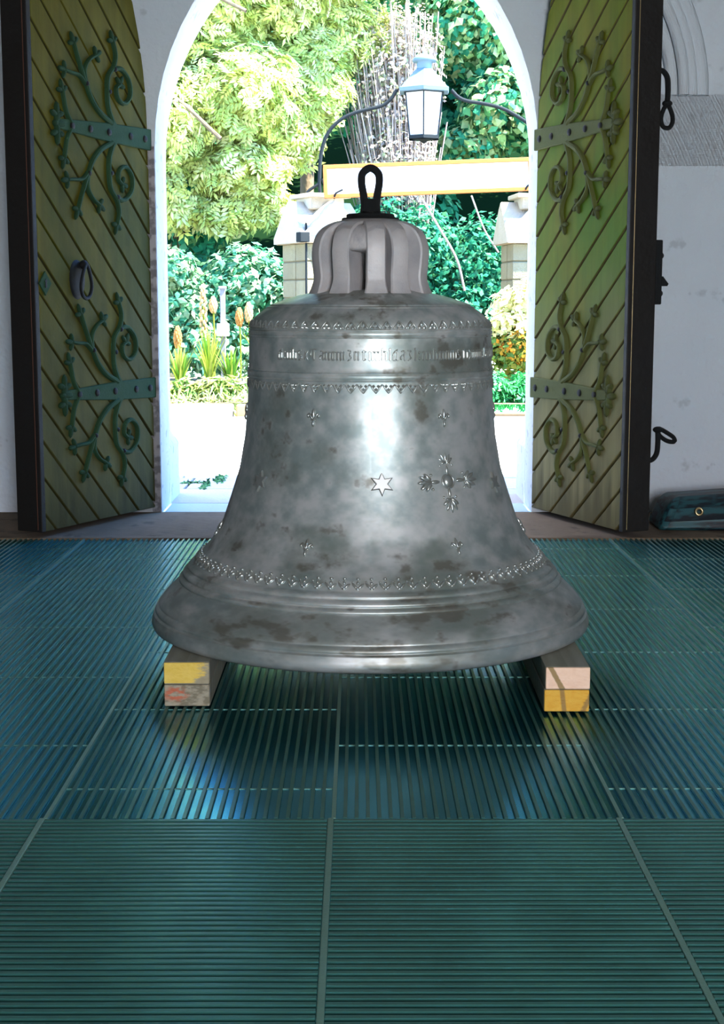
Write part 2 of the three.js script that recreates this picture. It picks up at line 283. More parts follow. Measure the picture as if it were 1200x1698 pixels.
{ // ring handle on a round plate and a diamond keyhole plate, left leaf
  const h = new THREE.Group(); const x = -0.65, z = 0.027;
  const plate = part('ring_handle', lathe([[0, 0.014], [0.03, 0.013], [0.052, 0.008], [0.06, 0]], 20).rotateX(Math.PI / 2).scale(1, 1.55, 1).translate(x - 0.03, 1.185, z), M.darkIron, left.root);
  part('handle_boss', new THREE.SphereGeometry(0.022, 12, 8).translate(x, 1.255, z + 0.02), M.darkIron, plate);
  part('ring', tube([[x, 1.258, z + 0.035], [x + 0.032, 1.20, z + 0.034], [x + 0.042, 1.15, z + 0.032], [x + 0.026, 1.11, z + 0.03], [x, 1.098, z + 0.03], [x - 0.026, 1.11, z + 0.03], [x - 0.042, 1.15, z + 0.032], [x - 0.032, 1.20, z + 0.034]], 0.0085, 48, 8, true), M.darkIron, plate);
  const k = part('keyhole_plate', prism([[0, -0.055], [0.045, 0], [0, 0.055], [-0.045, 0]].map(([a, b]) => [a - 0.925, b + 1.165]), 0.008, 0.002, z), M.ironLeft, left.root);
  part('keyhole', prism([[-0.006, -0.02], [0.006, -0.02], [0.005, 0.004], [0.009, 0.012], [0, 0.02], [-0.009, 0.012], [-0.005, 0.004]].map(([a, b]) => [a - 0.925, b + 1.165]), 0.003, 0, z + 0.0085), M.black, k);
}
{ // lock case and forged stays on the outer face of the right leaf, seen past its edge
  const L = right.L, z = -0.112;
  const lock = part('lock_case', box(0.22, 0.29, 0.05, L - 0.112, 1.215, z - 0.012, 0.006), M.darkIron, right.root);
  part('latch_lever', prism([[0, -0.022], [0.035, -0.022], [0.042, -0.012], [0.012, 0.022], [0, 0.022]], 0.02, 0.003).rotateY(Math.PI / 2).translate(L - 0.03, 1.175, z - 0.036), M.darkIron, lock);
  for (const y of [1.29, 1.12]) part('bolt_head', new THREE.SphereGeometry(0.016, 10, 8).translate(L - 0.025, y, z - 0.038), M.darkIron, lock);
  for (const [y, m] of [[2.10, 1], [0.36, -1]]) {
    const x = L - 0.04, up = (v) => y + m * v;
    const st = part('door_stay', tube([[x, up(0), z + 0.01], [x, up(0.005), z - 0.03], [x, up(-0.02), z - 0.055], [x, up(-0.07), z - 0.062], [x, up(-0.13), z - 0.06]], 0.0125, 24, 8), M.darkIron, right.root);
    part('collar', new THREE.SphereGeometry(0.022, 12, 8).scale(1, 0.7, 1.1).translate(x, up(-0.135), z - 0.06), M.darkIron, st);
    const t = m > 0 ? 0 : 0.9, ro = (a, b) => [x, up(-0.14) - (a * Math.cos(t)) + b * Math.sin(t) * 0, z - 0.06 + b - a * Math.sin(t)];
    part('stay_loop', tube([ro(0, 0), ro(0.04, 0.026), ro(0.075, 0.03), ro(0.1, 0.015), ro(0.1, -0.015), ro(0.075, -0.03), ro(0.04, -0.026)], 0.0105, 40, 8, true), M.darkIron, st);
  }
}

// ---------------------------------------------------------------- the bell
const BELL = [0.035, 0.123, -4.279], LIP = 0.123;
const bell = thing('church_bell', BELL, 'large grey bronze church bell with relief bands, cross and star standing mouth down on timbers', 'bell');
const outer = [[0.632, 0.0], [0.647, 0.008], [0.652, 0.02], [0.650, 0.034], [0.645, 0.046], [0.6455, 0.048], [0.640, 0.0505], [0.6385, 0.054], [0.641, 0.0565], [0.6395, 0.062], [0.636, 0.068], [0.631, 0.0705], [0.629, 0.074], [0.630, 0.0765], [0.624, 0.085], [0.611, 0.101], [0.588, 0.124], [0.566, 0.142],
  [0.569, 0.1425], [0.569, 0.149], [0.562, 0.156], [0.556, 0.1565], [0.555, 0.160], [0.558, 0.1605], [0.557, 0.167], [0.550, 0.175], [0.543, 0.176], [0.541, 0.180], [0.543, 0.1805], [0.542, 0.185], [0.535, 0.192], [0.528, 0.1925], [0.524, 0.197], [0.503, 0.222], [0.480, 0.246], [0.465, 0.267], [0.449, 0.295], [0.436, 0.320], [0.412, 0.391], [0.386, 0.472], [0.369, 0.569], [0.360, 0.676], [0.3578, 0.738],
  [0.3615, 0.7385], [0.3615, 0.742], [0.358, 0.7425], [0.3575, 0.746], [0.3605, 0.7465], [0.3605, 0.757], [0.357, 0.7575], [0.3565, 0.761], [0.3605, 0.7615], [0.3605, 0.765], [0.3565, 0.7655], [0.356, 0.781], [0.354, 0.855], [0.3575, 0.8555], [0.3575, 0.859], [0.354, 0.8595], [0.3535, 0.862], [0.3565, 0.8625], [0.3565, 0.872], [0.353, 0.8725], [0.353, 0.875], [0.356, 0.8755], [0.356, 0.879], [0.352, 0.8795],
  [0.3505, 0.890], [0.346, 0.900], [0.335, 0.913], [0.320, 0.926], [0.303, 0.937], [0.304, 0.9375], [0.301, 0.941], [0.297, 0.941], [0.293, 0.944], [0.294, 0.9445], [0.290, 0.948], [0.264, 0.957], [0.211, 0.973], [0.150, 0.986], [0.06, 0.99], [0, 0.99]];
const inner = [[0, 0.94], [0.25, 0.90], [0.30, 0.84], [0.315, 0.60], [0.35, 0.42], [0.43, 0.22], [0.51, 0.10], [0.575, 0.02], [0.60, 0.0]];
const bodyGeo = lathe([...inner, ...outer], 192);
{ const all = [...inner, ...outer], arc = [0]; for (let i = 1; i < all.length; i++) arc.push(arc[i - 1] + Math.hypot(all[i][0] - all[i - 1][0], all[i][1] - all[i - 1][1])); const uv = bodyGeo.attributes.uv, n = all.length; for (let i = 0; i < uv.count; i++) uv.setXY(i, uv.getX(i) * 20 / 9, arc[i % n]); }   // metres along the profile
part('bell_body', bodyGeo, M.bell, bell);
const sm = outer.filter((p, i) => i > 14 && p[1] > 0.19 && p[1] < 0.9).map((p) => p), rad = (y) => { for (let i = 0; i + 1 < sm.length; i++) if (y >= sm[i][1] && y <= sm[i + 1][1]) return sm[i][0] + (sm[i + 1][0] - sm[i][0]) * (y - sm[i][1]) / (sm[i + 1][1] - sm[i][1] || 1); return sm.at(-1)[0]; };
const RS = [[0.19, 0.53], [0.222, 0.503], [0.246, 0.480], [0.267, 0.465], [0.295, 0.449], [0.320, 0.436], [0.391, 0.412], [0.472, 0.386], [0.569, 0.369], [0.676, 0.360], [0.738, 0.3578], [0.781, 0.356], [0.8795, 0.352], [0.890, 0.3505], [0.900, 0.346], [0.913, 0.335]];
const rs = (y) => { let i = 0; while (i + 2 < RS.length && y > RS[i + 1][0]) i++; return RS[i][1] + (RS[i + 1][1] - RS[i][1]) * (y - RS[i][0]) / (RS[i + 1][0] - RS[i][0]); };
function onBell(name, geo, mat, deg, y, lift = 0.0) {   // y above the mouth
  const a = deg * Math.PI / 180, r = rs(y) + lift, k = (rs(y + 0.01) - rs(y - 0.01)) / 0.02, q = Math.hypot(1, k);
  const m = part(name, geo, mat, bell), X = V3(Math.cos(a), 0, -Math.sin(a)), Z = V3(Math.sin(a) / q, -k / q, Math.cos(a) / q), Y = Z.clone().cross(X);
  m.position.set(r * Math.sin(a), y, r * Math.cos(a)); m.quaternion.setFromRotationMatrix(new THREE.Matrix4().makeBasis(X, Y, Z)); return m;
}
const pyr = (x, y, w, h, d) => { const g = new THREE.ConeGeometry(0.707, 1, 4); g.rotateY(Math.PI / 4); g.rotateX(Math.PI / 2); g.rotateZ(Math.PI / 4); g.scale(w, h, d); g.translate(x, y, d / 2 - 0.0005); return g; };
const dome = (x, y, w, h, d, rot = 0) => { const g = new THREE.SphereGeometry(1, 10, 7); g.scale(w, h, d); g.rotateZ(rot); g.translate(x, y, 0); return g; };
const rod = (x0, y0, x1, y1, w, d) => { const l = Math.hypot(x1 - x0, y1 - y0), g = new THREE.SphereGeometry(1, 8, 6); g.scale(w, l / 2 * 1.06, d); g.rotateZ(Math.atan2(y1 - y0, x1 - x0) - Math.PI / 2); g.translate((x0 + x1) / 2, (y0 + y1) / 2, 0); return g; };
{
  const upper = merge([rod(-0.016, -0.010, 0, 0.013, 0.0028, 0.004), rod(0.016, -0.010, 0, 0.013, 0.0028, 0.004), pyr(0, 0.003, 0.008, 0.008, 0.005), pyr(-0.0065, -0.006, 0.008, 0.008, 0.005), pyr(0.0065, -0.006, 0.008, 0.008, 0.005)]);
  const lower = merge([rod(-0.016, 0.011, 0, -0.014, 0.0026, 0.004), rod(0.016, 0.011, 0, -0.014, 0.0026, 0.004), pyr(0, -0.003, 0.008, 0.008, 0.005), pyr(-0.0065, 0.006, 0.008, 0.008, 0.005), pyr(0.0065, 0.006, 0.008, 0.008, 0.005), dome(0.0165, 0.009, 0.003, 0.003, 0.004)]);
  const foot = merge([dome(0, 0.016, 0.0055, 0.0045, 0.006), dome(0, 0.004, 0.004, 0.006, 0.005), dome(-0.009, -0.004, 0.004, 0.011, 0.005, 0.7), dome(0.009, -0.006, 0.004, 0.011, 0.006, -0.7), dome(0, -0.014, 0.006, 0.0035, 0.005), dome(-0.014, 0.008, 0.003, 0.003, 0.004)]);
  for (let i = 0; i < 66; i++) { onBell('diamond_relief', upper, M.relief, i * 360 / 66 + 1.5, 0.891); onBell('lozenge_relief', lower, M.relief, i * 360 / 66 + 2, 0.722); }
  for (let i = 0; i < 88; i++) onBell('leaf_relief', foot, M.relief, i * 360 / 88, 0.212);
  // inscription in black-letter strokes; what can be read of it is d : u l h ... 3 ... l : i i i
  const minim = (x, h = 0.031, y = -0.0155) => prism([[x - 0.003, y + 0.004], [x, y], [x + 0.0035, y + 0.004], [x + 0.0022, y + 0.007], [x + 0.0022, y + h - 0.007], [x + 0.0035, y + h - 0.004], [x, y + h], [x - 0.0035, y + h - 0.004], [x - 0.0022, y + h - 0.007], [x - 0.0022, y + 0.007]], 0.0045, 0.0012, -0.0005);
  const dash = (x0, y0, x1, y1) => rod(x0, y0, x1, y1, 0.0024, 0.004);
  const GL = {
    d: [minim(0.005, 0.027), minim(-0.006, 0.022), dash(-0.006, 0.007, 0.006, 0.016), dash(-0.006, -0.014, 0.005, -0.012)], ':': [dome(0, 0.007, 0.003, 0.004, 0.004), dome(0, -0.009, 0.003, 0.004, 0.004)],
    u: [minim(-0.005, 0.027), minim(0.005, 0.027), dash(-0.005, -0.013, 0.005, -0.011)], l: [minim(0, 0.036)], h: [minim(-0.005, 0.036), minim(0.005, 0.027), dash(-0.005, 0.010, 0.005, 0.009)],
    i: [minim(0, 0.027)], m: [minim(-0.010, 0.027), minim(0, 0.027), minim(0.010, 0.027), dash(-0.01, 0.009, 0, 0.008), dash(0, 0.009, 0.01, 0.008)], n: [minim(-0.005, 0.027), minim(0.005, 0.027), dash(-0.005, 0.010, 0.005, 0.008)],
    s: [dash(-0.005, 0.011, 0.006, 0.013), dash(-0.005, 0.011, -0.005, 0.001), dash(-0.005, 0.001, 0.005, -0.003), dash(0.005, -0.003, 0.005, -0.012), dash(0.005, -0.012, -0.006, -0.014)],
    x: [dash(-0.006, -0.014, 0.006, 0.012), dash(-0.006, 0.012, 0.006, -0.014)], t: [minim(0, 0.031), dash(-0.006, 0.009, 0.007, 0.010), dash(0, -0.013, 0.006, -0.010)], T: [minim(0, 0.031), dash(-0.012, 0.015, 0.012, 0.015), dash(-0.009, 0.011, -0.009, -0.006)],
    a: [minim(0.005, 0.025), dash(-0.005, 0.01, 0.005, 0.012), dash(-0.006, -0.003, 0.005, 0.002), dash(-0.006, -0.003, -0.004, -0.013)], 3: [dash(-0.006, 0.013, 0.005, 0.012), dash(0.005, 0.012, -0.001, 0.001), dash(-0.001, 0.001, 0.006, -0.007), dash(0.006, -0.007, -0.005, -0.015)],
  };
  let deg = -46; for (const ch of 'd:uhsxTammi3ntimhlda3l:iiihunmstixmui:lanTmdhil') { const g = GL[ch] && merge(GL[ch]); const w = { m: 3.6, i: 1.6, l: 1.7, ':': 1.8, T: 4.2 }[ch] ?? 2.9; onBell('letter', g, M.relief, deg + w / 2, 0.811); deg += w + 0.25; }
  // cross of palmettes round a boss, star, fleurs-de-lis
  const arm = [rod(0, 0.018, 0, 0.046, 0.0055, 0.006), dome(-0.010, 0.050, 0.004, 0.006, 0.005, 0.9), dome(0.010, 0.050, 0.004, 0.006, 0.005, -0.9)];
  for (const [a, l] of [[-0.95, 0.030], [-0.48, 0.038], [0, 0.041], [0.48, 0.038], [0.95, 0.030]]) arm.push(rod(0, 0.048, Math.sin(a) * l, 0.048 + Math.cos(a) * l, 0.0056, 0.008));
  arm.push(dome(-0.020, 0.044, 0.004, 0.004, 0.004), dome(0.020, 0.044, 0.004, 0.004, 0.004));
  const arms = merge(arm), boss = merge([dome(0, 0, 0.017, 0.019, 0.010), new THREE.TorusGeometry(0.019, 0.003, 6, 24)]);
  onBell('cross_boss', boss, M.relief, 32.9, 0.466, 0.001);
  for (const [d, y, rot] of [[32.9, 0.466, 0], [32.6, 0.466, Math.PI], [31.5, 0.466, Math.PI / 2], [34.3, 0.466, -Math.PI / 2]]) { const g = arms.clone(); g.rotateZ(rot); onBell('cross_arm', g, M.relief, d, y, 0.001); }
  const fl = merge([rod(0, -0.006, 0, 0.026, 0.005, 0.006), rod(0, -0.004, -0.015, 0.014, 0.004, 0.006), rod(0, -0.004, 0.015, 0.014, 0.004, 0.006), dome(-0.016, 0.006, 0.004, 0.006, 0.005), dome(0.016, 0.006, 0.004, 0.006, 0.005), rod(-0.009, -0.005, 0.009, -0.005, 0.0028, 0.005), rod(0, -0.006, 0, -0.024, 0.0045, 0.006)]);
  for (const [d, y] of [[33.2, 0.637], [-25.6, 0.640], [31.3, 0.293], [-23, 0.295], [92, 0.637], [-84, 0.637], [90, 0.293], [-82, 0.293], [150, 0.637], [-142, 0.637]]) onBell('fleur_relief', fl, M.relief, d, y, 0.001);
  const st = new THREE.Shape(); for (let i = 0; i < 12; i++) { const r = i & 1 ? 0.0135 : 0.029, a = i * Math.PI / 6 + Math.PI / 2; i ? st.lineTo(r * Math.cos(a), r * Math.sin(a)) : st.moveTo(r * Math.cos(a), r * Math.sin(a)); } st.holes.push(new THREE.Path().absarc(0, 0, 0.006, 0, 6.283, true));
  const star = new THREE.ExtrudeGeometry(st, { depth: 0.005, bevelEnabled: true, bevelSize: 0.0012, bevelThickness: 0.001, bevelSegments: 1, curveSegments: 12 });
  const bright6 = onBell('star_relief', star, M.starMetal, 4.2, 0.465); bright6.userData.label = 'bright six-pointed star with a hole at its centre';
  const rim = star.clone(); rim.scale(1.13, 1.13, 0.4); part('star_rim', rim, std([0.05, 0.05, 0.045], 0.8), bright6);
  onBell('star_relief', star, M.relief, -52.3, 0.455); onBell('star_relief', star, M.relief, 62.5, 0.445); onBell('star_relief', star, M.relief, 120, 0.455); onBell('star_relief', star, M.relief, -120, 0.455);
}
{ // crown of canons
  const path = [[0.05, 1.158], [0.10, 1.158], [0.137, 1.140], [0.152, 1.105], [0.150, 1.060], [0.147, 1.020], [0.156, 0.985], [0.166, 0.962]], c = new THREE.CatmullRomCurve3(path.map((p) => V3(p[0], p[1], 0))), P = c.getPoints(28);
  const sec = [[-0.026, -0.062], [0.026, -0.062], [0.032, 0.018], [0.028, 0.023], [0, 0.027], [-0.028, 0.023], [-0.032, 0.018], [-0.026, -0.062]], rings = P.map((p, i) => { const t = P[Math.min(i + 1, 28)].clone().sub(P[Math.max(i - 1, 0)]).normalize(), w = 0.86 + 0.22 * step(20, 28, i) + 0.15 * step(8, 0, i); return sec.map(([a, n]) => [p.x - (-t.y) * 0 + t.y * -n, p.y + t.x * n, a * w]); });
  const arm = BGU.mergeVertices(loft(rings).deleteAttribute('normal').deleteAttribute('uv')); arm.computeVertexNormals(); const armG = BGU.toCreasedNormals(arm, 0.6); boxUV(armG);
  part('crown_hub', lathe([[0.035, 0.985], [0.035, 1.06], [0.07, 1.10], [0.105, 1.13], [0.112, 1.145], [0.108, 1.162], [0.10, 1.173], [0.088, 1.178], [0.084, 1.19], [0, 1.19]], 40), M.crown, bell);
  for (const d of [-64, -30, 5, 29, 64, 112, 150, -155, -112]) { const m = part('crown_arm', armG, M.crown, bell); m.rotation.y = (d - 90) * Math.PI / 180; }
  part('crown_web', [new THREE.LatheGeometry([[0.07, 1.092], [0.160, 1.096], [0.171, 1.106], [0.165, 1.128], [0.150, 1.152], [0.125, 1.170], [0.08, 1.178], [0.07, 1.092]].map((p) => V2(...p)), 12, -30 * Math.PI / 180, 35 * Math.PI / 180)], M.crown, bell);
  part('washer', lathe([[0, 1.188], [0.082, 1.188], [0.084, 1.191], [0.082, 1.195], [0.07, 1.196], [0.07, 1.203], [0.068, 1.206], [0.03, 1.207], [0.03, 1.214], [0, 1.214]], 36), M.darkIron, bell);
  const eye = part('eyebolt', [cyl(0.033, 0.031, 0.014, 0, 1.206, 0, 6), cyl(0.030, 0.027, 0.035, 0, 1.214, 0, 20), tube([[-0.017, 1.235, 0], [-0.020, 1.262, 0], [-0.0255, 1.295, 0], [-0.0225, 1.322, 0], [0, 1.337, 0], [0.0225, 1.322, 0], [0.0255, 1.295, 0], [0.020, 1.262, 0], [0.017, 1.235, 0]], 0.0112, 60, 12)], M.darkIron, bell);
}

// ---------------------------------------------------------------- timbers under the bell
{
  const paint = (f, k) => std([1, 1, 1], 0.8, 0, { map: texture(128, f, true), bumpMap: withTex(grain, 1, 1), bumpScale: 0.001 });
  const n = (u, v, o = 0) => fbm(u + o, v, 1, 6);
  const ends = [
    paint((u, v) => { const p = step(0.25, 0.0, Math.abs(u - 0.3) - 0.42 + 0.5 * (n(u, v) - 0.5) + 0.35 * step(0.45, 0.1, v) * step(0.35, 0.8, u)); return mix(mix([0.26, 0.22, 0.13], [0.34, 0.31, 0.22], n(u, v, 0.3)), mix([0.62, 0.42, 0.05], [0.72, 0.52, 0.12], n(v, u)), p * (v > 0.06 ? 1 : 0)); }),
    paint((u, v) => { const r = step(0.32, 0.05, Math.hypot((u - 0.25) * 1.4, v - 0.55) - 0.28 * n(u, v)); return mix(mix([0.17, 0.15, 0.10], [0.33, 0.30, 0.22], step(0.3, 0.7, n(u, v, 0.2))), [0.50, 0.10, 0.04], 0.8 * r * step(0.35, 0.6, n(v, u, 0.6))); }),
    paint((u, v) => { const s = step(0.06, 0.03, Math.abs(u - 0.22 + 0.28 * (v - 0.6)) - 0.03 * n(u, v)); return mix(mix([0.74, 0.48, 0.33], [0.86, 0.62, 0.46], n(u, v)), [0.24, 0.16, 0.05], 0.9 * s); }),
    paint((u, v) => { const s = Math.max(step(0.07, 0.03, Math.abs(u - 0.42 - 0.06 * (0.5 - v))), step(0.14, 0.08, Math.abs(u - 0.95 + 0.25 * (0.4 - v)) + 0.1 * n(u, v))); return mix(mix([0.62, 0.30, 0.02], [0.70, 0.42, 0.06], n(u, v)), [0.25, 0.15, 0.05], 0.85 * s); }),
  ];
  const mk = (x0, x1, z, y, mat, label, skew) => {
    const w = x1 - x0, t = thing('timber_baulk', [(x0 + x1) / 2, y, z], label, 'timber'); t.rotation.y = skew;
    part('beam', box(w, 0.0605, 1.06, 0, 0.03025, -0.536, 0.004), M.timber, t);
    const g = new RoundedBoxGeometry(w - 0.002, 0.0585, 0.008, 2, 0.003), p = g.attributes.position, uv = g.attributes.uv; for (let i = 0; i < p.count; i++) uv.setXY(i, p.getX(i) / w + 0.5, p.getY(i) / 0.0605 + 0.5);
    g.translate(0, 0.03025, -0.004); part('painted_end', g, mat, t); return t;
  };
  mk(-0.522, -0.399, -3.777, 0.0005, ends[1], 'lower timber on the left side, weathered grey end daubed with red paint', 0.0);
  mk(-0.522, -0.399, -3.777, 0.0615, ends[0], 'upper timber on the left side, its sawn end painted bright yellow', 0.01);
  mk(0.491, 0.612, -3.722, 0.0005, ends[3], 'lower timber on the right side, its end painted orange with brown streaks', -0.01);
  mk(0.494, 0.613, -3.722, 0.0615, ends[2], 'upper timber on the right side with a pale pinkish bare wood end', -0.01);
}
{ // sheet lying against the wall at the right
  const t = thing('tarpaulin', [1.72, 0.0, -6.93], 'dark teal folded tarpaulin lying at the foot of the white wall', 'tarpaulin');
  const g = new RoundedBoxGeometry(0.62, 0.165, 0.30, 14, 0.05), p = g.attributes.position;
  for (let i = 0; i < p.count; i++) { const x = p.getX(i), y = p.getY(i), z = p.getZ(i), k = (y + 0.0825) / 0.165; const n = fbm(x * 0.8 + 3, z * 0.8 + y * 0.7 + 2, 0, 3) - 0.5; p.setXYZ(i, x + 0.09 * k * (x < 0 ? 1 : 0.2) + 0.05 * n, Math.max(y + 0.0825 + (k > 0.3 ? 0.10 * n + 0.05 * x : 0), 0), z + 0.22 * n - 0.09 * k); }
  g.computeVertexNormals(); part('folded_sheet', g, M.tarp, t);
  part('eyelet', new THREE.TorusGeometry(0.016, 0.006, 8, 20).rotateX(-0.25).translate(-0.10, 0.095, 0.118), M.brass, t);
}

// ---------------------------------------------------------------- outside: sill, path, kerb, bed
struct('sill_slab', box(1.9, 0.06, 0.33, OX, -0.026, -7.615, 0.008), M.sill);
const path = struct('path', box(16, 0.1, 6.25, 0, -0.075, -11.05), M.soil);
{
  let z = -7.80; const rows = [0.62, 0.55, 0.7, 0.6, 0.75, 0.7, 0.8, 0.75, 0.7];
  rows.forEach((d, j) => { let x = -4.6 + (j % 2) * 0.43 + rr(-0.1, 0.1); while (x < 4.4) { const w = rr(0.75, 1.25); part('flagstone', box(w - 0.014, 0.05, d - 0.014, x + w / 2, -0.026 + rr(-0.003, 0.003), z - d / 2, 0.006), M.flag[Math.floor(rnd() * 3)], path).rotation.y = 0; x += w; } z -= d; });
}
{
  const stones = [[-4.2, -3.0], [-3.0, -1.21], [-1.19, -0.2], [-0.2, 0.9]];
  stones.forEach(([a, b], i) => { const t = part('kerb_stone', box(b - a - 0.015, 0.19, 0.22, (a + b) / 2, 0.015, -14.08 - (i > 1 ? 0.02 : 0), 0.015), i === 2 ? M.orange : M.capstone); t.userData.kind = 'structure'; if (i === 2) t.material = std([0.32, 0.2, 0.09], 0.9); });  // the brown stone has the shadow on its face put into its colour
  struct('kerb_edging', box(3.2, 0.08, 0.12, 2.55, -0.01, -14.05, 0.01), M.soil);
  const bed = new THREE.PlaneGeometry(18, 5.6, 36, 12); bed.rotateX(-Math.PI / 2); const p = bed.attributes.position; for (let i = 0; i < p.count; i++) p.setY(i, 0.06 + 0.1 * fbm(p.getX(i) / 9 + 2, p.getZ(i) / 9 + 2, 0, 3)); bed.translate(0, 0, -16.95); bed.computeVertexNormals(); struct('bed_ground', bed, M.soil);
  const hill = new THREE.PlaneGeometry(70, 34, 40, 24); hill.rotateX(-Math.PI / 2); const q = hill.attributes.position; for (let i = 0; i < q.count; i++) { const z = q.getZ(i); const k = (17 - z) / 34; q.setY(i, 0.05 + 19 * Math.pow(k, 1.15) + 0.5 * fbm(q.getX(i) / 30 + 4, z / 30 + 4, 0, 3)); } hill.translate(0, 0, -36.6); hill.computeVertexNormals(); struct('hill', hill, M.shadedHill);
}

// ---------------------------------------------------------------- gate: piers, lamp arch, lantern, board
function pier(pos, turn, label) {
  const t = thing('gate_pier', pos, label, 'gate pier'); t.rotation.y = turn; const s = 0.67, ch = 0.205, n = 8;
  part('mortar_core', box(s - 0.03, n * ch, s - 0.03, 0, n * ch / 2, 0), M.mortar, t);
  for (let i = 0; i < n; i++) {
    const f = 0.42 + 0.16 * rnd(), y = (i + 0.5) * ch, h = ch - 0.012; const along = i % 2 === 0;
    const cut = along ? [[-s / 2, -s / 2 + f * s], [-s / 2 + f * s, s / 2]] : [[-s / 2, s / 2]];
    for (const [a, b] of cut) part('stone_block', box(b - a - 0.012, h, 0.30, (a + b) / 2, y, s / 2 - 0.15, 0.012), M.stone[Math.floor(rnd() * 3)], t);
    part('stone_block', box(along ? s - 0.012 : s / 2 - 0.012, h, 0.30, along ? 0 : -s / 4, y, -s / 2 + 0.15, 0.012), M.stone[Math.floor(rnd() * 3)], t);
    for (const m of [-1, 1]) part('stone_block', box(0.3, h, 0.07, m * (s / 2 - 0.15), y, 0, 0.012), M.stone[Math.floor(rnd() * 3)], t);
    if (!along) part('stone_block', box(s / 2 - 0.012, h, 0.30, s / 4, y, -s / 2 + 0.15, 0.012), M.stone[Math.floor(rnd() * 3)], t);
  }
  const y0 = n * ch, w = 0.41, gable = (d) => prism([[-w, 0], [w, 0], [w, 0.07], [0.10, 0.40], [0, 0.475], [-0.10, 0.40], [-w, 0.07]], d, 0.012, -d / 2).translate(0, y0, 0);
  part('cap', [gable(0.80), gable(0.80).rotateY(Math.PI / 2), box(0.78, 0.05, 0.78, 0, y0 + 0.02, 0, 0.01)], M.capstone, t);
  part('cap_block', [box(0.42, 0.16, 0.42, 0, y0 + 0.46, 0, 0.02), box(0.54, 0.05, 0.54, 0, y0 + 0.535, 0, 0.012)], M.capstone, t);
  return t;
}
const p1 = pier([-0.44, 0.12, -17.0], 0.47, 'pale stone gate pier behind the bell, under the left end of the lamp arch');
const p2 = pier([2.04, 0.12, -17.0], 0.10, 'pale stone gate pier beside the right door jamb, under the white board');
{ const c = part('conduit', [cyl(0.014, 0.014, 1.86, -0.342, 0.0, 0.352, 8)], M.lampIron, p1); part('junction_box', box(0.12, 0.11, 0.12, -0.415, 1.695, 0.425, 0.01), M.lampIron, p1); }
{
  const a = thing('lamp_arch', [0.76, 2.30, -17.0], 'black wrought iron arch spanning the two gate piers and carrying the lantern', 'lamp arch'), T = (pts, r = 0.021) => tube(pts.map(([x, y]) => [x - 0.76, y - 2.30, 0]), r, 48, 8);
  part('arm', T([[-0.44, 2.345], [-0.445, 2.48], [-0.42, 2.81], [-0.34, 3.02], [-0.20, 3.16], [-0.03, 3.24], [0.11, 3.275], [0.28, 3.32], [0.37, 3.39], [0.44, 3.49]]), M.lampIron, a);
  part('arm', T([[1.96, 2.345], [2.14, 2.45], [2.20, 2.62], [2.15, 2.83], [2.01, 3.06], [1.83, 3.19], [1.63, 3.29], [1.42, 3.34], [1.23, 3.37], [1.14, 3.41], [1.06, 3.49]]), M.lampIron, a);
  for (const cx of [-0.42, 2.02]) for (const s of [-1, 1]) part('foot_scroll', T([[cx + s * 0.01, 2.50], [cx + s * 0.03, 2.45], [cx + s * 0.13, 2.38], [cx + s * 0.17, 2.342]], 0.018), M.lampIron, a);
}
{
  const l = thing('gate_lantern', [0.75, 2.96, -17.0], 'six sided lantern with opal panes and a blue lead roof hung in the iron arch', 'lantern');
  const hexa = (r, y) => Array.from({ length: 7 }, (_, i) => { const t = i * Math.PI / 3 + Math.PI / 2 + 0.06; return [r * Math.cos(t), y, r * Math.sin(t)]; });
  const R0 = 0.185, R1 = 0.245, y1 = 0.515;
  for (let i = 0; i < 6; i++) { const a = hexa(R0 - 0.006, 0.02), b = hexa(R1 - 0.006, y1); part('pane', loft([[a[i], a[i + 1]], [b[i], b[i + 1]]]), M.opal, l); part('glazing_bar', tube([hexa(R0, 0)[i], hexa(R1, y1)[i]], 0.008, 2, 6), M.lampIron, l); }
  part('base_ring', loft([hexa(R0 + 0.01, -0.02), hexa(R0 + 0.012, 0.02), hexa(R0 - 0.03, 0.022)]), M.lampIron, l); part('base_finial', lathe([[0, -0.07], [0.03, -0.05], [0.05, -0.03], [R0 - 0.02, -0.018], [0, -0.016]], 12), M.lampIron, l);
  part('roof', loft([hexa(R1 - 0.01, y1 - 0.02), hexa(0.315, y1 - 0.015), hexa(0.325, y1 + 0.025), hexa(0.30, y1 + 0.035), hexa(0.11, y1 + 0.235), hexa(0.085, y1 + 0.25)]), M.blueLead, l, 'blue lead roof');
  part('vent_cap', lathe([[0.085, y1 + 0.235], [0.085, y1 + 0.32], [0.135, y1 + 0.325], [0.13, y1 + 0.36], [0.08, y1 + 0.395], [0.02, y1 + 0.41], [0.02, y1 + 0.44], [0, y1 + 0.445]], 20), M.blueLead, l);
  part('frame_ring', loft([hexa(R1 + 0.004, y1 - 0.03), hexa(R1 + 0.015, y1 - 0.03), hexa(R1 + 0.015, y1)]), M.lampIron, l);
  part('inner_core', cyl(0.03, 0.03, 0.5, 0, 0, 0, 8), M.lampIron, l);
}
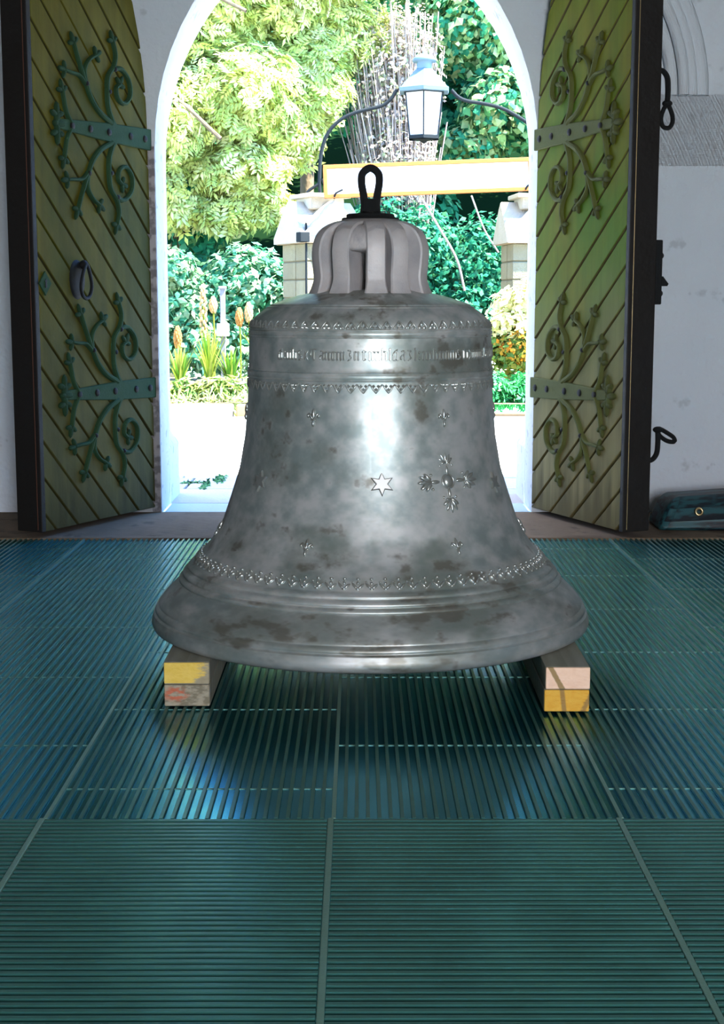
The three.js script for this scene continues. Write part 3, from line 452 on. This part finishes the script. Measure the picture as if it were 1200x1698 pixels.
{
  const b = thing('sign_board', [0.78, 2.28, -16.48], 'long white board in an orange frame mounted between the two gate piers', 'board'); b.rotation.z = 0.037;
  part('panel', box(2.24, 0.30, 0.02, 0, 0.185, 0), M.board, b);
  for (const y of [0.025, 0.345]) part('rail', box(2.32, 0.045, 0.045, 0, y, 0.005, 0.006), M.orange, b);
  for (const x of [-1.14, 1.14]) part('rail', box(0.045, 0.30, 0.045, x, 0.185, 0.005, 0.006), M.orange, b);
  for (const x of [-1.05, 1.08]) part('hanging_bracket', [box(0.05, 0.05, 0.2, x, 0.04, -0.1), tube([[x, 0.0, 0.0], [x + 0.02, 0.05, 0.05], [x + 0.10, 0.09, 0.05]], 0.012, 12, 6)], M.lampIron, b);
}

// ---------------------------------------------------------------- planting
function leafGeo(len, wid, bend = 0.18) { const g = new THREE.BufferGeometry(), L = len, W = wid / 2; const P = [[0, 0, 0], [-W, L * 0.4, -bend * L * 0.2], [0, L * 0.45, 0], [W, L * 0.4, -bend * L * 0.2], [0, L, -bend * L]]; const idx = [0, 2, 1, 0, 3, 2, 1, 2, 4, 2, 3, 4]; g.setAttribute('position', new THREE.Float32BufferAttribute(idx.flatMap((i) => P[i]), 3)); g.computeVertexNormals(); return boxUV(g); }
function sprayGeo(n, len) { const out = []; for (let i = 0; i < n; i++) for (const s of [-1, 1]) { const l = leafGeo(len * 0.42, len * 0.17); l.rotateZ(s * -1.0); l.rotateX(rr(-0.3, 0.3)); l.translate(0, len * (0.15 + 0.75 * i / n), 0); out.push(l); } const e = leafGeo(len * 0.42, len * 0.17); e.translate(0, len * 0.85, 0); out.push(e); const g = merge(out); g.translate(0, -len * 0.5, 0); return g; }
const leafMat = (r = 0.6, t = 0.35) => new THREE.MeshPhysicalMaterial({ color: C(1, 1, 1), roughness: 0.9, specularIntensity: 0.25, transmission: t, thickness: 0, side: THREE.DoubleSide });
const LM = leafMat(), LM2 = leafMat(0.6, 0.3);
function foliage(parent, geo, n, blobs, cols, size = [0.7, 1.3], shell = 0.55, upward = 0.6, mat = LM, name = 'foliage') {
  const m = new THREE.InstancedMesh(geo, mat, n), wsum = blobs.reduce((s, b) => s + b[3] * b[4] + b[3] * b[5] + b[4] * b[5], 0), d = new THREE.Object3D(), col = new THREE.Color();
  for (let i = 0; i < n; i++) {
    let w = rnd() * wsum, k = 0; while (k < blobs.length - 1 && (w -= blobs[k][3] * blobs[k][4] + blobs[k][3] * blobs[k][5] + blobs[k][4] * blobs[k][5]) > 0) k++;
    const b = blobs[k], u = rr(-1, 1), ph = rr(0, 6.283), q = Math.sqrt(1 - u * u), nrm = V3(q * Math.cos(ph), u, q * Math.sin(ph)), r = Math.pow(rr(shell, 1), 0.6);
    d.position.set(b[0] + nrm.x * b[3] * r, b[1] + nrm.y * b[4] * r, b[2] + nrm.z * b[5] * r);
    const dir = nrm.clone().add(V3(rr(-0.9, 0.9), upward + rr(-0.7, 0.7), rr(-0.9, 0.9))).normalize();
    d.quaternion.setFromUnitVectors(V3(0, 0, 1), dir); d.rotateZ(rr(0, 6.283)); d.scale.setScalar(rr(...size)); d.updateMatrix(); m.setMatrixAt(i, d.matrix);
    const c = cols[Math.floor(rnd() * cols.length)], v = rr(0.75, 1.2); col.setRGB(c[0] * v, c[1] * v, c[2] * v); m.setColorAt(i, col);
  }
  m.name = name; m.userData.kind = 'stuff'; m.userData.label = null; delete m.userData.label; parent.add(m); m.frustumCulled = false; return m;
}
M.bark = std([0.17, 0.12, 0.07], 1, 0, { bumpMap: withTex(grain, 4, 1), bumpScale: 0.02 });
M.paleBark = dull([0.36, 0.28, 0.245], 1, 0.1);
const trunk = (p, pts, r, mat = M.bark, name = 'trunk') => part(name, tube(pts, r, 24, 7), mat, p);
const bright = sprayGeo(4, 0.27), broad = leafGeo(0.14, 0.105), mid = leafGeo(0.10, 0.06), small = leafGeo(0.07, 0.045);
const YG = [[0.62, 0.65, 0.18], [0.56, 0.61, 0.20], [0.66, 0.67, 0.32], [0.42, 0.54, 0.16]], TG = [[0.12, 0.36, 0.13], [0.30, 0.46, 0.17], [0.03, 0.24, 0.12], [0.42, 0.50, 0.22]], DG = [[0.008, 0.13, 0.06], [0.012, 0.17, 0.08], [0.02, 0.22, 0.10], [0.08, 0.30, 0.13]], PG = [[0.16, 0.36, 0.19], [0.28, 0.44, 0.24], [0.06, 0.27, 0.14]];
{ // bright drooping tree at the left
  const t = thing('ash_tree', [-6.0, 0.1, -20.4], 'bright yellow-green tree with drooping sprays filling the doorway left of the lantern', 'tree');
  trunk(t, [[0, 0, 0], [0.05, 2.0, 0.05], [0.2, 4.2, 0.1], [0.5, 6.6, 0.2]], 0.2);
  for (const pts of [[[0.1, 3.2, 0], [1.8, 4.9, 0.8], [3.3, 5.2, 1.3], [4.6, 4.6, 1.6]], [[0.15, 3.6, 0], [2.1, 4.2, 1.2], [3.6, 3.6, 1.8], [4.3, 3.0, 2.0]], [[0.2, 4.6, 0], [2.8, 6.0, 0.7], [4.8, 5.8, 1.1], [6.1, 5.0, 1.3]], [[0.1, 3.0, 0], [1.8, 3.4, 1.1], [3.0, 3.1, 1.5], [3.5, 2.4, 1.6]]]) trunk(t, pts, 0.026, M.bark, 'branch');
  foliage(t, bright, 16000, [[3.4, 4.9, 0.8, 1.4, 0.95, 1.1], [4.7, 5.2, 0.5, 1.1, 0.75, 1.1], [3.2, 3.4, 1.2, 1.0, 0.75, 0.9], [4.4, 3.75, 0.8, 0.95, 0.7, 0.9], [5.9, 5.8, 0.3, 1.0, 0.8, 1.0], [3.0, 2.6, 1.0, 0.75, 0.42, 0.6], [4.4, 2.75, 0.7, 0.75, 0.35, 0.6], [5.3, 4.2, 0.1, 0.5, 0.6, 0.6], [1.6, 4.6, 0.5, 1.5, 1.2, 1.2], [5.7, 4.7, -0.3, 0.75, 0.6, 0.6], [5.0, 3.3, 0.2, 0.6, 0.55, 0.5], [4.2, 2.75, 0.2, 0.7, 0.5, 0.5], [3.5, 2.5, 0.6, 0.5, 0.5, 0.5], [5.4, 3.9, 0.2, 0.55, 0.6, 0.5], [3.7, 2.25, 0.5, 0.5, 0.3, 0.5], [4.2, 2.2, 0.5, 0.5, 0.28, 0.5], [4.7, 2.3, 0.4, 0.45, 0.3, 0.5]], YG, [0.65, 1.2], 0.25, 0.7);
}
{ // leafy tree at the right, behind the arch
  const t = thing('leafy_tree', [2.9, 0.3, -22.5], 'blue-green broad leaved tree standing behind the right half of the lamp arch', 'tree');
  trunk(t, [[0, 0, 0], [0.05, 1.5, 0], [-0.1, 3.2, 0.1], [-0.3, 5.2, 0]], 0.14);
  foliage(t, broad, 14000, [[-1.0, 4.9, 0.4, 1.1, 0.9, 0.9], [0.1, 4.3, 0.5, 1.0, 0.9, 0.9], [-0.6, 3.6, 0.9, 0.9, 0.6, 0.8], [0.3, 3.0, 0.8, 0.8, 0.5, 0.7], [-1.2, 3.1, 0.6, 0.6, 0.4, 0.6], [0.3, 5.6, 0.2, 1.2, 0.8, 0.9], [-2.0, 5.4, 0, 0.8, 0.6, 0.8]], TG, [0.7, 1.3], 0.45, 0.5);
}
{ // pale twiggy bush in the centre
  const t = thing('twiggy_bush', [0.55, 0.3, -20.8], 'tall pale pinkish-grey bush of upright dry twigs standing behind the lantern', 'bush');
  const g = []; for (let i = 0; i < 420; i++) { const a = rr(0, 6.28), r = Math.sqrt(rnd()) * 0.42, x = r * Math.cos(a), z = r * Math.sin(a), h = rr(2.4, 4.9), b = rr(-0.2, 0.2) - 0.1; g.push(tube([[x * 0.5, 0, z * 0.5], [x * 1.0, h * 0.4, z], [x * 1.3 + b * 0.4, h * 0.75, z * 1.2], [x * 1.5 + b, h, z * 1.3]], rr(0.005, 0.011), 7, 4)); }
  part('twig', g, M.paleBark, t).userData.kind = 'stuff';
  foliage(t, small, 6500, [[0, 3.9, 0.1, 0.7, 1.1, 0.5], [0, 2.6, 0.2, 0.6, 0.8, 0.5]], [[0.42, 0.33, 0.28], [0.34, 0.36, 0.21], [0.47, 0.39, 0.34]], [0.7, 1.3], 0.1, 0.4);
}
{ // dark shrub under the board
  const t = thing('dark_shrub', [1.35, 0.15, -20.2], 'dark green shrub with a bare branch, growing under the white board beside the right pier', 'shrub');
  trunk(t, [[0, 0, 0], [-0.1, 0.8, 0], [0.1, 1.6, 0.1]], 0.05); trunk(t, [[-0.5, 2.3, 0.6], [-0.3, 1.95, 0.75], [-0.05, 1.5, 0.85], [0.05, 1.1, 0.9]], 0.016, M.paleBark, 'bare_branch'); trunk(t, [[0.15, 2.35, 0.6], [0.32, 1.9, 0.7], [0.5, 1.6, 0.8]], 0.012, M.paleBark, 'bare_branch');
  foliage(t, mid, 8000, [[-0.5, 1.5, 0, 0.7, 0.8, 0.6], [0.4, 1.3, 0, 0.7, 0.9, 0.6], [-1.0, 1.9, -0.2, 0.6, 0.6, 0.5], [0.9, 0.9, 0.2, 0.6, 0.7, 0.5], [0.1, 0.7, 0.3, 0.9, 0.6, 0.5]], DG, [0.7, 1.4], 0.4, 0.3);
}
{ // rounded shrub at the left
  const t = thing('rounded_shrub', [-1.9, 0.15, -18.6], 'pale blue-green rounded shrub behind the flower spikes at the left', 'shrub');
  trunk(t, [[0, 0, 0], [0.1, 0.6, 0], [0.2, 1.1, 0]], 0.04);
  foliage(t, mid, 6500, [[-0.3, 0.9, 0, 0.65, 0.5, 0.5], [0.5, 1.1, 0, 0.65, 0.6, 0.5], [1.1, 0.9, -0.1, 0.5, 0.7, 0.5], [-0.5, 1.35, 0.2, 0.4, 0.3, 0.4], [0.1, 0.4, 0.2, 0.9, 0.45, 0.4]], PG, [0.8, 1.5], 0.4, 0.5);
}
{ // bush with cream top at the right
  const t = thing('flowering_bush', [1.62, 0.1, -15.3], 'yellow-cream bush with rusty orange flowers in front of the right pier', 'bush');
  trunk(t, [[0, 0, 0], [0.03, 0.35, 0], [0.0, 0.7, 0]], 0.025);
  foliage(t, mid, 1500, [[0.1, 0.98, 0, 0.34, 0.22, 0.28], [-0.05, 0.78, 0.1, 0.30, 0.16, 0.25], [0.35, 1.15, 0, 0.25, 0.2, 0.2]], [[0.66, 0.62, 0.34], [0.6, 0.62, 0.28]], [0.6, 1.1], 0.3, 0.6);
  foliage(t, mid, 1500, [[0.05, 0.5, 0, 0.36, 0.3, 0.26]], [[0.22, 0.30, 0.05], [0.32, 0.30, 0.05], [0.12, 0.24, 0.05]], [0.6, 1.1], 0.3, 0.5, LM2);
  foliage(t, small, 260, [[0.1, 0.55, 0.12, 0.30, 0.2, 0.22]], [[0.62, 0.22, 0.02], [0.5, 0.28, 0.03]], [0.6, 1.1], 0.6, 0.3, LM2, 'blossoms');
}
{ // ferny groundcover at the right
  const t = thing('fern_clump', [1.55, 0.05, -14.5], 'low deep green ferny clump with small white flowers along the right bed edge', 'plant');
  foliage(t, sprayGeo(4, 0.16), 900, [[-0.25, 0.16, 0, 0.3, 0.2, 0.2], [0.25, 0.16, 0, 0.35, 0.22, 0.2], [0.7, 0.16, 0, 0.3, 0.22, 0.2]], [[0.04, 0.34, 0.08], [0.07, 0.42, 0.12], [0.03, 0.26, 0.08]], [0.7, 1.3], 0.2, 0.7, LM, 'fronds');
  foliage(t, small, 130, [[-0.1, 0.22, 0.08, 0.4, 0.18, 0.16], [0.5, 0.2, 0.08, 0.4, 0.18, 0.16]], [[0.78, 0.74, 0.62], [0.75, 0.6, 0.5]], [0.5, 0.9], 0.7, 0.5, LM2, 'blossoms');
}
// strap-leaved clumps and flower spikes at the left
function blade(len, lean, w, dir) { const P = [], n = 7; for (let i = 0; i <= n; i++) { const k = i / n, out = lean * k * k, y = len * (k - 0.32 * lean * k * k * k), ww = w * (1 - k * k) * (0.6 + 0.4 * Math.sin(Math.min(k * 3, 1.57))); P.push([[out * Math.cos(dir) - ww * Math.sin(dir), y, out * Math.sin(dir) + ww * Math.cos(dir)], [out * Math.cos(dir), y - ww * 0.25, out * Math.sin(dir)], [out * Math.cos(dir) + ww * Math.sin(dir), y, out * Math.sin(dir) - ww * Math.cos(dir)]]); } return loft(P); }
const bladeMat = [[0.24, 0.32, 0.03], [0.30, 0.32, 0.06], [0.10, 0.24, 0.02]].map((c) => { const m = leafMat(); m.color.setRGB(...c); return m; });
[[-1.82, -14.85, 'daylily clump with arching yellow-green straps, nearest to the left jamb', 70, 0.52], [-1.30, -14.85, 'daylily clump with broad arching straps in front of the white box sign', 70, 0.5], [-1.56, -15.25, 'tall upright daylily clump behind two others, under the tallest flower spike', 60, 0.7], [-1.0, -15.2, 'tall upright strap-leaved clump close beside the bell waist', 50, 0.66]].forEach(([x, z, label, n, h]) => {
  const t = thing('daylily', [x, 0.08, z], label, 'plant');
  for (let i = 0; i < n; i++) part('blade', blade(h * rr(0.75, 1.2), rr(0.06, 0.40) * h * 0.95, rr(0.016, 0.028), rr(0, 6.283)), bladeMat[Math.floor(rnd() * 3)], t);
});
{ const t = thing('border_plant', [-1.5, 0.06, -14.4], 'low yellow-green leafy border plant spreading between the kerb and the daylilies', 'plant'); foliage(t, leafGeo(0.16, 0.03, 0.3), 1500, [[-0.25, 0.12, -0.05, 0.35, 0.16, 0.12], [0.12, 0.14, -0.05, 0.3, 0.18, 0.12]], [[0.24, 0.34, 0.05], [0.32, 0.36, 0.08], [0.12, 0.27, 0.05], [0.42, 0.44, 0.2]], [0.7, 1.3], 0.2, 1.4); }
M.spike = std([0.40, 0.17, 0.035], 0.9); M.spikeTip = std([0.46, 0.30, 0.13], 0.9);
[[-1.65, -15.55, 1.20, 'tallest pale orange flower spike, left of the white box sign', 0.55], [-1.55, -15.62, 1.06, 'slender flower spike with a round cream head, just left of the white box sign', 0.14], [-1.27, -15.6, 0.94, 'orange poker flower just right of the white box sign', 0.16], [-1.17, -15.6, 1.0, 'amber poker flower nearest the bell shoulder', 0.18], [-1.92, -15.5, 0.75, 'short flower spike half hidden beside the left jamb', 0.2], [-1.10, -15.65, 0.80, 'low orange poker flower touching the edge of the bell', 0.2]].forEach(([x, z, h, label, fl]) => {
  const t = thing('flower_spike', [x, 0.08, z], label, 'flower'); part('stem', tube([[0, 0, 0], [0.01, h * 0.5, 0], [0.0, h - fl * 0.4, 0]], 0.009, 10, 5), bladeMat[0], t);
  const g = []; for (let i = 0; i < 40; i++) { const k = i / 40, a = i * 2.4, r = 0.034 * Math.sin(Math.PI * (0.15 + 0.8 * k)); const s = new THREE.SphereGeometry(0.016, 6, 5); s.scale(1, 1.7, 1); s.translate(r * Math.cos(a), h - fl + fl * k, r * Math.sin(a)); g.push(s); } part('flower_head', g, rnd() < 0.5 ? M.spike : M.spikeTip, t).userData.kind = 'stuff';
});
{ const t = thing('white_flower_mound', [-1.08, 0.06, -14.45], 'low mound of small leaves and cream flowers at the kerb beside the bell', 'plant'); foliage(t, small, 900, [[0, 0.16, 0, 0.25, 0.16, 0.18], [0.2, 0.22, -0.1, 0.2, 0.2, 0.15]], [[0.2, 0.36, 0.1], [0.3, 0.44, 0.14], [0.7, 0.68, 0.52], [0.72, 0.7, 0.6]], [0.5, 1.0], 0.3, 0.6); }
{ const g = thing('grass', [-1.6, 0.05, -14.33], 'pale strip of short grass along the top of the kerb', 'grass'); g.userData.kind = 'stuff'; foliage(g, leafGeo(0.09, 0.012), 9000, [[-0.3, 0.1, -0.7, 1.9, 0.06, 0.6], [-0.5, 0.08, 0, 1.6, 0.04, 0.17], [0.6, 0.08, 0, 0.6, 0.04, 0.17]], [[0.5, 0.54, 0.26], [0.42, 0.52, 0.2]], [0.7, 1.3], 0.1, 0.0, LM, 'grass_blades'); }
{ const t = thing('moss', [-0.9, 0.0, -8.75], 'green moss and weeds in a crack of the shaded paving by the left jamb', 'moss'); t.userData.kind = 'stuff'; foliage(t, leafGeo(0.03, 0.02), 420, [[0.05, 0.004, -0.12, 0.035, 0.012, 0.22], [-0.10, 0.002, 0.06, 0.14, 0.006, 0.03], [-0.01, 0.004, 0.18, 0.02, 0.008, 0.22]], [[0.10, 0.34, 0.14], [0.16, 0.40, 0.18], [0.03, 0.10, 0.05]], [0.5, 1.1], 0.1, 0.8, LM2, 'moss_leaves'); }
{ const t = thing('notice_post', [-1.46, 0.08, -15.75], 'grey garden post carrying a small blank white box among the flowers', 'post'); part('post', [box(0.055, 1.16, 0.055, 0, 0.58, 0, 0.008), box(0.085, 0.03, 0.085, 0, 1.17, 0, 0.008)], dull([0.20, 0.20, 0.22], 0.8, 0.2), t); part('box', box(0.13, 0.135, 0.06, 0.005, 0.72, 0.06, 0.006), M.white, t); }
// trees on the slope behind, closing the view
[[-3.6, -23.5, 7.0, 2.2, 'mid green tree at the far left on the slope behind the ash', PG], [-0.9, -25.5, 8.2, 2.3, 'tall green tree on the slope behind the left gate pier', TG], [2.0, -26.5, 8.6, 2.3, 'tall blue-green tree on the slope behind the leafy tree', DG], [4.8, -24.5, 7.6, 2.2, 'dark green tree at the far right on the slope', DG], [0.6, -22.8, 3.4, 1.5, 'low dark green tree on the slope below the twiggy bush', DG], [-2.6, -20.6, 3.3, 1.2, 'shadowed low tree in the hollow behind the rounded shrub', DG]].forEach(([x, z, h, r, label, cols]) => {
  const y = Math.max(0.05, 19 * Math.pow((-19.6 - z) / 34 > 0 ? (-19.6 - z) / 34 : 0, 1.15)) * 0.9, t = thing('slope_tree', [x, y, z], label, 'tree'); trunk(t, [[0, -0.3, 0], [0.05, h * 0.4, 0], [0.1, h * 0.8, 0]], 0.12);
  const b = []; for (let i = 0; i < 9; i++) b.push([rr(-r, r) * 0.7, h * rr(0.3, 0.95), rr(-r, r) * 0.4 + 0.3, r * rr(0.4, 0.6), r * rr(0.3, 0.5), r * rr(0.35, 0.5)]);
  foliage(t, broad, Math.round(3600 * r), b, cols, [0.7, 1.35], 0.45, 0.5);
});

scene.traverse((o) => { if (o.isMesh && !o.isSky) { o.castShadow = true; o.receiveShadow = true; } });
renderer.render(scene, camera);
